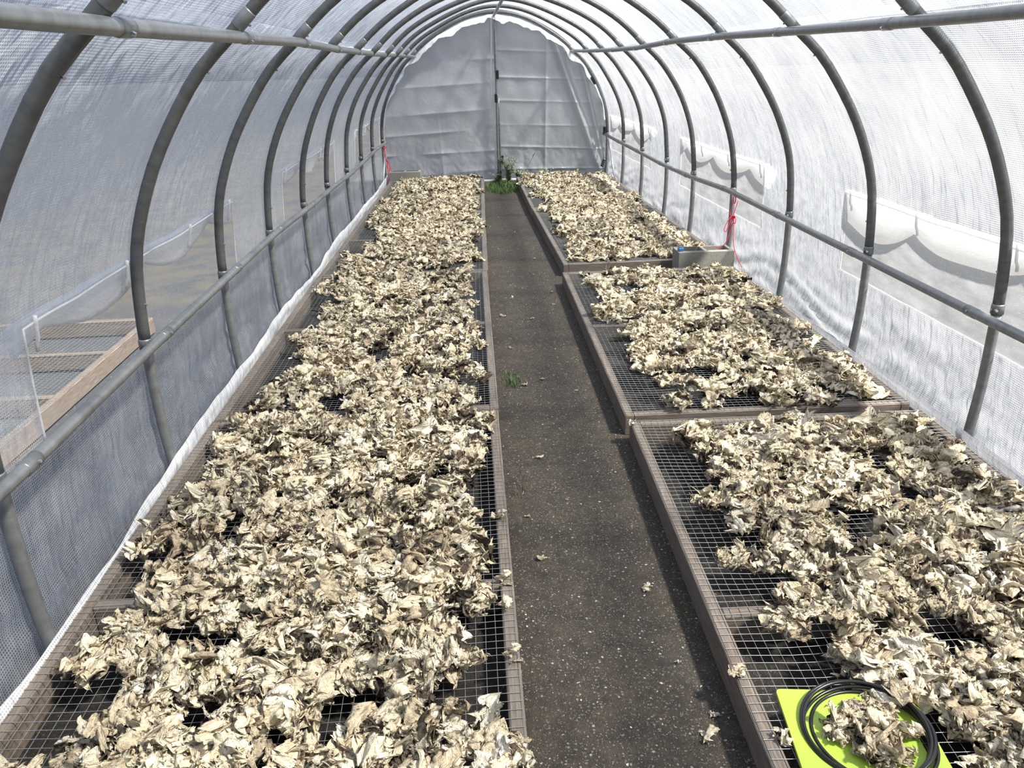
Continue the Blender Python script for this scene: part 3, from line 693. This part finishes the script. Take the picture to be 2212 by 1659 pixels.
# bare patches of mesh, in world metres: x, y, radius x, radius y
GAPS = [(-.35, 2.30, .07, .30), (-.33, 1.55, .10, .20), (-.47, 1.36, .07, .05), (-1.13, 1.63, .10, .06), (-1.36, 1.95, .10, .14), (-.60, 1.76, .06, .05),
        (-1.36, 1.45, .16, .14), (-.97, 1.75, .04, .03), (-.52, 2.58, .10, .04), (-1.27, 2.78, .05, .04), (-.98, 2.8, .09, .035), (-.35, 1.95, .05, .1),
        (.36, 2.06, .09, .12), (.33, 2.55, .09, .32), (.48, 1.97, .07, .06), (.33, 1.72, .13, .13), (.36, 1.52, .15, .10), (1.06, 1.87, .06, .05),
        (1.38, 2.56, .08, .10), (1.34, 2.30, .08, .06), (.62, 1.62, .06, .04), (.55, 2.82, .22, .05), (1.1, 2.85, .2, .04), (.36, 2.30, .07, .1),
        (.35, 3.9, .10, .35), (.38, 4.10, .16, .06), (.45, 3.15, .2, .10), (.34, 3.4, .10, .14), (1.38, 4.1, .07, .22), (1.35, 3.7, .07, .12), (.35, 4.8, .06, .5), (.9, 3.08, .35, .05), (1.22, 4.20, .1, .05), (.6, 3.42, .1, .05),
        (-.36, 3.35, .06, .22), (-.36, 5.2, .06, .45), (-.75, 5.45, .28, .03), (-.36, 4.6, .05, .3), (-1.30, 4.6, .12, .5), (-1.36, 3.6, .1, .4), (-.62, 3.5, .08, .03), (-1.2, 3.22, .06, .04), (-.45, 3.25, .08, .03),
        (-.9, 4.35, .1, .03), (-.6, 5.6, .12, .04), (-1.3, 5.7, .10, .15), (-.33, 6.4, .05, .3), (-1.28, 6.7, .08, .6), (-.5, 8.0, .14, .04), (-1.15, 8.0, .1, .05), (-.4, 9.6, .14, .04), (-1.3, 9.2, .06, .5), (-.3, 8.9, .04, .3),
        (.42, 6.9, .12, .06), (.37, 7.6, .08, .2), (.37, 8.4, .08, .2), (.33, 9.3, .06, .15), (1.4, 6.9, .09, .2), (1.38, 6.1, .07, .2), (1.36, 7.6, .08, .3), (1.3, 8.9, .06, .3), (1.1, 6.95, .08, .04), (.35, 6.3, .06, .2),
        (.455, 1.18, .17, .21)]
def covered(x, y, r):
    for gx, gy, rx, ry in GAPS:
        if ((x - gx) / rx) ** 2 + ((y - gy) / ry) ** 2 < 1: return False
    return True
spots = []
for ri, (_, x0, y0, rz) in enumerate(RACKS):
    W, L = 1.21, 2.43; pitch = .074; cs, sn = math.cos(rz), math.sin(rz)
    for i in range(int(W / pitch) + 1):
        for j in range(int(L / pitch) + 1):
            u = i * pitch + RNG.uniform(-.5, .5) * pitch + .02; v = j * pitch + RNG.uniform(-.5, .5) * pitch
            e = .085 + .035 * noise.noise((v * 3, ri * 5, 0)) * 2
            inner = (W - u) if ri < 4 else u; outer = u if ri < 4 else (W - u)
            if inner < e + (.0 if ri < 4 else .03) or outer < e + (.04 if ri < 4 else .0): 
                if RNG.uniform() > .035 or inner < .03 or outer < .10: continue
            ee = .06 if (ri in (0, 4)) else .05
            if v > L - ee - (.06 if ri in (4, 5) else 0) or (v < ee and y0 > 1): 
                if ri in (4, 5, 6) or RNG.uniform() > .55: continue
            x = x0 + u * cs - v * sn; y = y0 + u * sn + v * cs
            if y < 1.02: continue
            if not covered(x, y, .03) and RNG.uniform() > .04: continue
            hole = noise.noise((x * 5.5, y * 5.5, ri)) ; 
            if hole < -.29: continue
            z = ZT - .001 + .020 * max(0, noise.noise((x * 4, y * 4, 9))) 
            spots.append((y, x, z, RNG.uniform(.72, 1.22) * (1.0 if y < 4 else .95), ri))
spots.sort()
def near_share(s): return s[0] ** 2
print('spots', len(spots))
protos = []
for i, (V, F, T, U_) in enumerate(NEAR):
    protos.append(fast_mesh('leaf_clump', V, F, M['leaf'], tint=T, uv=U_))
def zone(ri, x, y):
    if ri == 0:
        d = 'before' if y < 1.84 else 'beyond'
        e = ' by the outer film wall' if x < -1.1 else (' beside the path' if x < 0 and x > -.65 else ' mid-rack')
        return 'nearest left rack', d, e
    if ri == 4:
        d = 'before' if y < 1.66 else 'beyond'
        e = ' by the outer film wall' if x > 1.05 else (' beside the path' if x < .6 else ' mid-rack')
        return 'nearest right rack', d, e
    return ('second left rack' if ri == 1 else 'second right rack'), 'beyond', ''
cnt = 0; rest = []
for y, x, z, sc, ri in spots:
    if cnt < 300 and ri in (0, 4):
        o = bpy.data.objects.new('leaf_clump', protos[cnt % len(protos)]); col.objects.link(o)
        o.location = (x, y, z); o.rotation_euler = (0, 0, RNG.uniform(0, 2 * PI)); o.scale = (sc, sc, sc * RNG.uniform(.9, 1.2))
        rk, d, e = zone(ri, x, y)
        tag(o, 'crinkled cream dried clump on %s%s, %s its brace' % (rk, e.replace('the ', ''), d), 'dried leaves', 'dried leaf clumps%s %s the brace of the %s' % (e, d, rk))
        cnt += 1
    else: rest.append((x, y, z, sc))
Vs = []; Fs = []; Ts = []; Us = []; b0 = 0
for x, y, z, sc in rest:
    lib = NEAR if y < 2.9 else (MID if y < 5.2 else FAR)
    V, F, T, U_ = lib[RNG.integers(len(lib))]; Us.append(U_); a = RNG.uniform(0, 2 * PI); c, s = math.cos(a) * sc, math.sin(a) * sc
    Vn = np.empty_like(V); Vn[:, 0] = V[:, 0] * c - V[:, 1] * s + x; Vn[:, 1] = V[:, 0] * s + V[:, 1] * c + y; Vn[:, 2] = V[:, 2] * sc + z
    Vs.append(Vn.astype(np.float32)); Fs.append(F + b0); Ts.append(np.clip(T + RNG.normal(0, .05), 0, 1)); b0 += len(V)
tag(link('dried_leaves', fast_mesh('dried_leaves', np.concatenate(Vs), np.concatenate(Fs), M['leaf'], tint=np.concatenate(Ts), uv=np.concatenate(Us))),
    'deep litter of crinkled cream dried leaves spread over the farther racks', 'dried leaves', kind='stuff')
print('leaf verts', b0)
# leaves heaped on the green board (one heap, uncountable)
rng = np.random.default_rng(77); Vs = []; Fs = []; Ts = []; Us = []; b0 = 0
for i in range(46):
    V, F, T, U_ = SMALL[i % 8] if i % 3 else NEAR[i % 26]; Us.append(U_); sc = rng.uniform(.6, 1.0) * (1.0 if i % 3 else .5)
    r_ = .076 * math.sqrt(rng.uniform()); a = rng.uniform(0, 2 * PI); px, py = .445 + r_ * math.cos(a) * 1.05, 1.235 + r_ * math.sin(a)
    h = .099 + .035 * (1 - r_ / .1) * rng.uniform(0, 1); a = rng.uniform(0, 6.3); c, s = math.cos(a) * sc, math.sin(a) * sc
    Vs.append(np.stack([V[:, 0] * c - V[:, 1] * s + px, V[:, 0] * s + V[:, 1] * c + py, V[:, 2] * sc + h], -1)); Fs.append(F + b0); Ts.append(T * .8); b0 += len(V)
tag(link('leaf_heap', fast_mesh('leaf_heap', np.concatenate(Vs), np.concatenate(Fs), M['leaf'], tint=np.concatenate(Ts), uv=np.concatenate(Us))),
    'grey cream heap of dried leaves on the lime green board, inside the black coil', 'dried leaves', kind='stuff')
# loose scraps on the path and along boards
small = [fast_mesh('leaf_scrap', V, F, M['leaf'], tint=np.clip(T, .4, 1), uv=U_) for V, F, T, U_ in SMALL]
SCR = [(1148, 960, 0), (1132, 1165, 0), (1385, 1250, 0), (1100, 1160, 0), (1215, 1112, 0), (1448, 1405, 0)]
path_spots = [(-.13, 2.78, .9), (-.19, 2.10, .8), (.11, 1.92, 1.1), (-.21, 2.35, .5), (-.06, 2.45, .5), (.13, 1.60, .7), (-.14, 3.55, .8), (-.05, 3.62, .7),
              (.10, 3.45, .5), (-.2, 4.7, .9), (-.02, 4.62, .8), (-.12, 5.1, .7), (.14, 4.9, .9), (.16, 5.2, .7), (.12, 6.2, .6), (-.16, 6.6, .6), (.02, 7.3, .5),
              (-.18, 4.1, .6), (.06, 4.05, .5), (.14, 1.36, 1.1), (.165, 1.42, .9), (.05, 1.18, .8), (-.2, 7.6, .6), (.07, 5.7, .5), (-.1, 8.1, .5)]
for i, (x, y, sc) in enumerate(path_spots):
    o = bpy.data.objects.new('leaf_scrap', small[i % 8]); col.objects.link(o); o.location = (x, y, .001); o.rotation_euler = (0, 0, RNG.uniform(0, 6.3)); o.scale = (sc * .55, sc * .55, sc * .35)
    z_ = 'nearest part' if y < 2.2 else ('part beside the second racks' if y < 5.4 else 'far part')
    tag(o, 'small cream leaf scrap lying on the %s of the dark path' % z_, 'leaf scrap', 'leaf scraps on the %s of the path' % z_)
for i, (x, y) in enumerate([(-.31, 1.75), (-.30, 1.55), (-.30, 1.28), (-.31, 2.2), (.25, 2.86), (.235, 1.45), (.26, 1.25), (-.31, 3.0), (1.42, 2.75), (-.31, 1.86)]):
    o = bpy.data.objects.new('leaf_scrap', small[(i * 3) % 8]); col.objects.link(o); o.location = (x, y, ZT + .002); o.rotation_euler = (0, 0, RNG.uniform(0, 6.3)); o.scale = (.7, .7, .6)
    tag(o, 'loose cream leaf scrap caught on the wooden edge of a near rack', 'leaf scrap', 'leaf scraps on the rack edges')

# ------------------------------------------------------------------ concrete blocks
def cinder(name, x, y, z, L, W, H, label, rz=0.0):
    t = thing(name, (x, y, z), label, 'concrete block', None)
    b = MB(); th = .03
    outer = [(-L / 2, -W / 2), (L / 2, -W / 2), (L / 2, W / 2), (-L / 2, W / 2)]
    ch = (L - 3 * th) / 2
    xs = [-L / 2, -L / 2 + th, -L / 2 + th + ch, -L / 2 + 2 * th + ch, L / 2 - th, L / 2]; yv = [-W / 2, -W / 2 + th, W / 2 - th, W / 2]
    holes = {(1, 1), (3, 1)}
    P = lambda i, j, top: (x + xs[i] + (0.004 if top == 0 else 0), y + yv[j], z + (H if top else 0))
    def quad(*q): b.add(q, [(0, 1, 2, 3)], [(0, 0)] * 4)
    for i in range(5):
        for j in range(3):
            if (i, j) in holes:
                quad(P(i, j, 1), P(i, j, 0), P(i + 1, j, 0), P(i + 1, j, 1)); quad(P(i + 1, j + 1, 1), P(i + 1, j + 1, 0), P(i, j + 1, 0), P(i, j + 1, 1))
                quad(P(i, j + 1, 1), P(i, j + 1, 0), P(i, j, 0), P(i, j, 1)); quad(P(i + 1, j, 1), P(i + 1, j, 0), P(i + 1, j + 1, 0), P(i + 1, j + 1, 1))
            else: quad(P(i, j, 1), P(i + 1, j, 1), P(i + 1, j + 1, 1), P(i, j + 1, 1)); quad(P(i, j + 1, 0), P(i + 1, j + 1, 0), P(i + 1, j, 0), P(i, j, 0))
    for i in range(5): quad(P(i, 0, 0), P(i + 1, 0, 0), P(i + 1, 0, 1), P(i, 0, 1)); quad(P(i + 1, 3, 0), P(i, 3, 0), P(i, 3, 1), P(i + 1, 3, 1))
    for j in range(3): quad(P(0, j + 1, 0), P(0, j, 0), P(0, j, 1), P(0, j + 1, 1)); quad(P(5, j, 0), P(5, j + 1, 0), P(5, j + 1, 1), P(5, j, 1))
    o = b.build('block_body', M['block'], t); bv = o.modifiers.new('soft', 'BEVEL'); bv.width = .003; bv.segments = 1; bv.limit_method = 'ANGLE'
    wd = o.modifiers.new('weld', 'WELD'); wd.merge_threshold = .0005; o.modifiers.move(1, 0)
    return t
cinder('cinder_block', 1.280, 5.513, 0, .40, .185, .192, 'grey two-hole concrete block between two right racks, red cord tied to it')
cinder('cinder_block', -1.215, 10.56, 0, .40, .185, .195, 'grey two-hole concrete block at the far left, against the end wall')
t = thing('blue_clamp', (1.10, 5.50, .192), 'small blue plastic piece perched on the left corner of the concrete block', 'clamp')
b = MB(); b.box((1.104, 5.47, .205), (.036, .045, .024), .004); b.build('clamp_body', M['blue'], t)
b = MB(); b.box((1.104, 5.47, .221), (.022, .022, .008), .002); b.build('clamp_knob', M['blue'], t)

# ------------------------------------------------------------------ lime board, black coil
def rotp(px, py, a, cx, cy): c, s = math.cos(a), math.sin(a); return (cx + px * c - py * s, cy + px * s + py * c)
A = math.atan2(-.034, .302); TLx, TLy = .297, 1.389; Wb, Lb, Tb = .304, .43, .008; rc = .012
def outline():
    pts = []
    def arc(cx, cy, r, a0, a1, n=6):
        for i in range(n + 1): a = a0 + (a1 - a0) * i / n; pts.append((cx + r * math.cos(a), cy + r * math.sin(a)))
    arc(rc, -rc, rc, PI, PI / 2); pts.append((Wb - .045, 0)); pts.append((Wb - .028, -.006)); pts.append((Wb - .008, -.034)); pts.append((Wb, -.055))
    arc(Wb - rc, -Lb + rc, rc, 0, -PI / 2); arc(rc, -Lb + rc, rc, -PI / 2, -PI); return pts
slot = []
sx, sy0, sy1, sr = Wb - .026, -.095, -.185, .009
for i in range(9): a = PI * i / 8; slot.append((sx + sr * math.cos(a), sy0 + sr * math.sin(a)))
for i in range(9): a = PI + PI * i / 8; slot.append((sx + sr * math.cos(a), sy1 + sr * math.sin(a)))
import bmesh
bm = bmesh.new(); zb = ZT + .006
def loop(P, z):
    vs_ = [bm.verts.new((*rotp(p[0], p[1], A, TLx, TLy), z)) for p in P]; return vs_, [bm.edges.new((vs_[i], vs_[(i + 1) % len(vs_)])) for i in range(len(vs_))]
oT, eT = loop(outline(), zb + Tb); sT, fT = loop(slot, zb + Tb)
bmesh.ops.triangle_fill(bm, use_beauty=True, edges=eT + fT)
top = [f for f in bm.faces]
ext = bmesh.ops.extrude_face_region(bm, geom=top); bmesh.ops.translate(bm, verts=[v for v in ext['geom'] if isinstance(v, bmesh.types.BMVert)], vec=(0, 0, -Tb))
bmesh.ops.recalc_face_normals(bm, faces=bm.faces)
me = bpy.data.meshes.new('cutting_board'); bm.to_mesh(me); bm.free(); me.materials.append(M['lime'])
o = link('cutting_board', me); tag(o, 'lime green plastic board with a handle slot, lying on the nearest right rack', 'cutting board')
bv = o.modifiers.new('edge', 'BEVEL'); bv.width = .0015; bv.segments = 2; bv.limit_method = 'ANGLE'
b = MB()
for q, (cx, cy, rx, ry, z0, tl) in enumerate([(.438, 1.250, .127, .132, .112, .010), (.440, 1.246, .125, .129, .120, .012), (.444, 1.243, .127, .127, .114, .016), (.452, 1.236, .122, .128, .107, .004)]):
    pts = []
    for i in range(72):
        a = 2 * PI * i / 72; pts.append((cx + rx * math.cos(a) * (1 + .012 * math.sin(2 * a + q)), cy + ry * math.sin(a), z0 + tl * math.sin(a + .6 + q * .5)))
    b.tube(pts, .0042, 8, closed=True)
tag(b.build('tubing_coil', M['hose'], None, True), 'coil of thin black tubing lying over the leaves on the lime green board', 'tubing')

# ------------------------------------------------------------------ red cords
def smooth(pts, n=8): 
    P = [Vector(p) for p in pts]; P = [P[0] * 2 - P[1]] + P + [P[-1] * 2 - P[-2]]; o_ = []
    for i in range(1, len(P) - 2):
        for k in range(n):
            t_ = k / n; a, b_, c, d = P[i - 1:i + 3]; o_.append(.5 * ((2 * b_) + (c - a) * t_ + (2 * a - 5 * b_ + 4 * c - d) * t_ ** 2 + (3 * b_ - a - 3 * c + d) * t_ ** 3))
    o_.append(P[-2]); return o_
yc = 5.50
t = thing('red_cord', (1.47, yc, .5), 'thin red cord knotted round the right rail and hanging to the concrete block', 'cord')
b = MB(); b.tube([(1.475, yc + .026 * math.cos(a), .535 + .026 * math.sin(a)) for a in np.linspace(0, 2 * PI, 14)[:-1]], .0035, 6, closed=True); b.build('rail_loop', M['cord'], t, True)
b = MB(); b.tube(smooth([(1.455, yc - .03, .52), (1.44, yc - .03, .46), (1.45, yc - .03, .42), (1.47, yc - .03, .385), (1.46, yc - .02, .35), (1.435, yc - .02, .25), (1.41, yc - .01, .21), (1.37, yc, .20)]), .0028, 6)
b.tube(smooth([(1.49, yc - .03, .53), (1.475, yc - .03, .47), (1.468, yc - .03, .43), (1.475, yc - .03, .36), (1.478, yc - .03, .26), (1.485, yc - .05, .20), (1.50, yc - .10, .13), (1.52, yc - .14, .085)]), .0028, 6); b.build('hanging_strand', M['cord'], t, True)
b = MB(); b.tube(smooth([(1.462, yc - .035, .425), (1.435, yc - .04, .41), (1.41, yc - .04, .36), (1.405, yc - .04, .33), (1.418, yc - .04, .32), (1.43, yc - .04, .35), (1.445, yc - .04, .40), (1.462, yc - .035, .425)]), .0028, 6)
b.tube(smooth([(1.462, yc - .035, .425), (1.48, yc - .04, .405), (1.478, yc - .04, .375), (1.466, yc - .035, .385)]), .0028, 6); b.build('bow_loop', M['cord'], t, True)
b = MB(); b.tube(smooth([(1.455, yc - .038, .425), (1.465, yc - .045, .43), (1.475, yc - .038, .42), (1.466, yc - .035, .41), (1.455, yc - .038, .425)], 4), .005, 6); b.build('knot', M['cord'], t, True)
t = thing('red_cord', (-1.46, 10.6, .5), 'red cord hanging from the far left end of the rail beside the end wall', 'cord')
b = MB(); b.tube(smooth([(-1.46, 10.55, .52), (-1.455, 10.55, .40), (-1.44, 10.55, .30), (-1.43, 10.5, .12), (-1.425, 10.42, .02)]), .005, 6); b.tube(smooth([(-1.45, 10.55, .36), (-1.41, 10.55, .27), (-1.42, 10.55, .20), (-1.445, 10.55, .26), (-1.43, 10.55, .33), (-1.40, 10.55, .24), (-1.38, 10.55, .16)]), .0032, 6)
b.build('hanging_strand', M['cord'], t, True)
b = MB(); b.tube([(-1.46 + .03 * math.cos(a), 10.55, .515 + .03 * math.sin(a)) for a in np.linspace(0, 2 * PI, 12)[:-1]], .0045, 6, closed=True); b.build('rail_loop', M['cord'], t, True)

# ------------------------------------------------------------------ weeds and grass at the far end of the path
def blades(cx, cy, rx, ry, n, h, wd, seed, bend=.5):
    rnd = random.Random(seed); b = MB()
    for _ in range(n):
        a = rnd.uniform(0, 6.3); r_ = math.sqrt(rnd.random()); x = cx + rx * r_ * math.cos(a); y = cy + ry * r_ * math.sin(a); hh = h * rnd.uniform(.4, 1.1); az = rnd.uniform(0, 6.3); bb = rnd.uniform(.1, bend) * hh
        dx, dy = math.cos(az), math.sin(az); V = []
        for i in range(5):
            t_ = i / 4; c = (x + dx * bb * t_ * t_, y + dy * bb * t_ * t_, hh * (t_ - .25 * t_ * t_ * bend)); w_ = wd * (1 - t_ * .95)
            V += [(c[0] - dy * w_, c[1] + dx * w_, c[2]), (c[0] + dy * w_, c[1] - dx * w_, c[2])]
        b.add(V, [(2 * i, 2 * i + 1, 2 * i + 3, 2 * i + 2) for i in range(4)])
    return b
tag(blades(.02, 10.15, .20, .55, 1100, .075, .0035, 3, 1.1).build('grass_patch', M['grass']), 'patch of low green grass at the far end of the path', 'grass', kind='stuff')
tag(blades(-.20, 3.62, .05, .10, 90, .05, .002, 5, .9).build('grass_tuft', M['grass']), 'small green grass tuft growing against the left rack beside the path', 'grass')
tag(blades(-.22, 2.55, .03, .12, 26, .06, .0012, 8, 1.2).build('dry_grass_wisp', M['seed']), 'wisp of thin dry grass on the path by the nearest left rack', 'grass')
def weed(x, y, h, n, seed, label, mats, leafy=1.0):
    rnd = random.Random(seed); t = thing('weed', (x, y, 0), label, 'weed', 'weeds at the end wall')
    st = MB(); lf = MB(); fl = MB()
    for i in range(n):
        az = rnd.uniform(0, 6.3); ln = rnd.uniform(.02, .16); hh = h * rnd.uniform(.6, 1.0)
        P = [(x + math.cos(az) * ln * q * q, y + math.sin(az) * ln * .4 * q * q, hh * q) for q in np.linspace(0, 1, 7)]
        st.tube(P, [.0028 * (1 - .7 * q) for q in np.linspace(0, 1, 7)], 5)
        for k in range(int(22 * leafy)):
            q = rnd.uniform(.08, .95); p = Vector(P[0]).lerp(Vector(P[-1]), q); p.x = x + math.cos(az) * ln * q * q; p.y = y + math.sin(az) * ln * .4 * q * q
            a = rnd.uniform(0, 6.3); l_ = rnd.uniform(.03, .075) * (1.1 - .6 * q); d = Vector((math.cos(a), math.sin(a) * .6, rnd.uniform(.1, .9))).normalized(); s_ = d.cross(Vector((0, 0, 1))).normalized() * l_ * .13
            lf.add([p, p + d * l_ * .5 + s_, p + d * l_, p + d * l_ * .5 - s_], [(0, 1, 2, 3)])
            if q > .6 and rnd.random() < .6:
                c = p + d * l_; e = .004; fl.add([c + Vector((e, 0, 0)), c + Vector((0, e, e)), c + Vector((-e, 0, 0)), c + Vector((0, -e, -e)), c + Vector((0, 0, e))], [(0, 1, 4), (1, 2, 4), (2, 3, 4), (3, 0, 4), (0, 3, 2, 1)])
    st.build('stem', M[mats[0]], t); lf.build('foliage', M[mats[1]], t)
    if fl.v: fl.build('floret', M[mats[2]], t)
weed(.12, 10.50, .36, 22, 1, 'tall feathery green weed in front of the centre pole', ('weed', 'weed', 'flower'))
weed(.26, 10.48, .21, 14, 2, 'broad leafy weed between the tall weed and the farthest right rack', ('grass', 'grass', 'flower'), 1.3)
weed(.60, 10.60, .20, 6, 3, 'small pale weed behind the farthest right rack', ('weed', 'weed', 'flower'))
weed(-.02, 10.56, .16, 5, 4, 'short green weed at the foot of the centre pole', ('weed', 'grass', 'flower'))
t = thing('seed_stalk', (.33, 10.55, 0), 'single leaning dark grass stalk with a seed head before the end wall', 'weed')
b = MB(); b.tube([(.33 + .12 * q * q, 10.55, .33 * q) for q in np.linspace(0, 1, 8)], .0018, 5); b.build('stem', M['seed'], t)
b = MB(); b.tube([(.44, 10.55, .315), (.452, 10.55, .34), (.468, 10.55, .365), (.475, 10.55, .38)], [.002, .006, .005, .001], 6); b.build('seed_head', M['seed'], t)

tag(blades(.65, 11.45, .60, .40, 1500, .62, .007, 31, .5).build('tall_grass', M['grass']), 'tall grass outside, a green blur behind the right end sheet', 'grass', kind='stuff')

for o in bpy.data.objects:
    if '_at' in o.keys(): del o['_at']
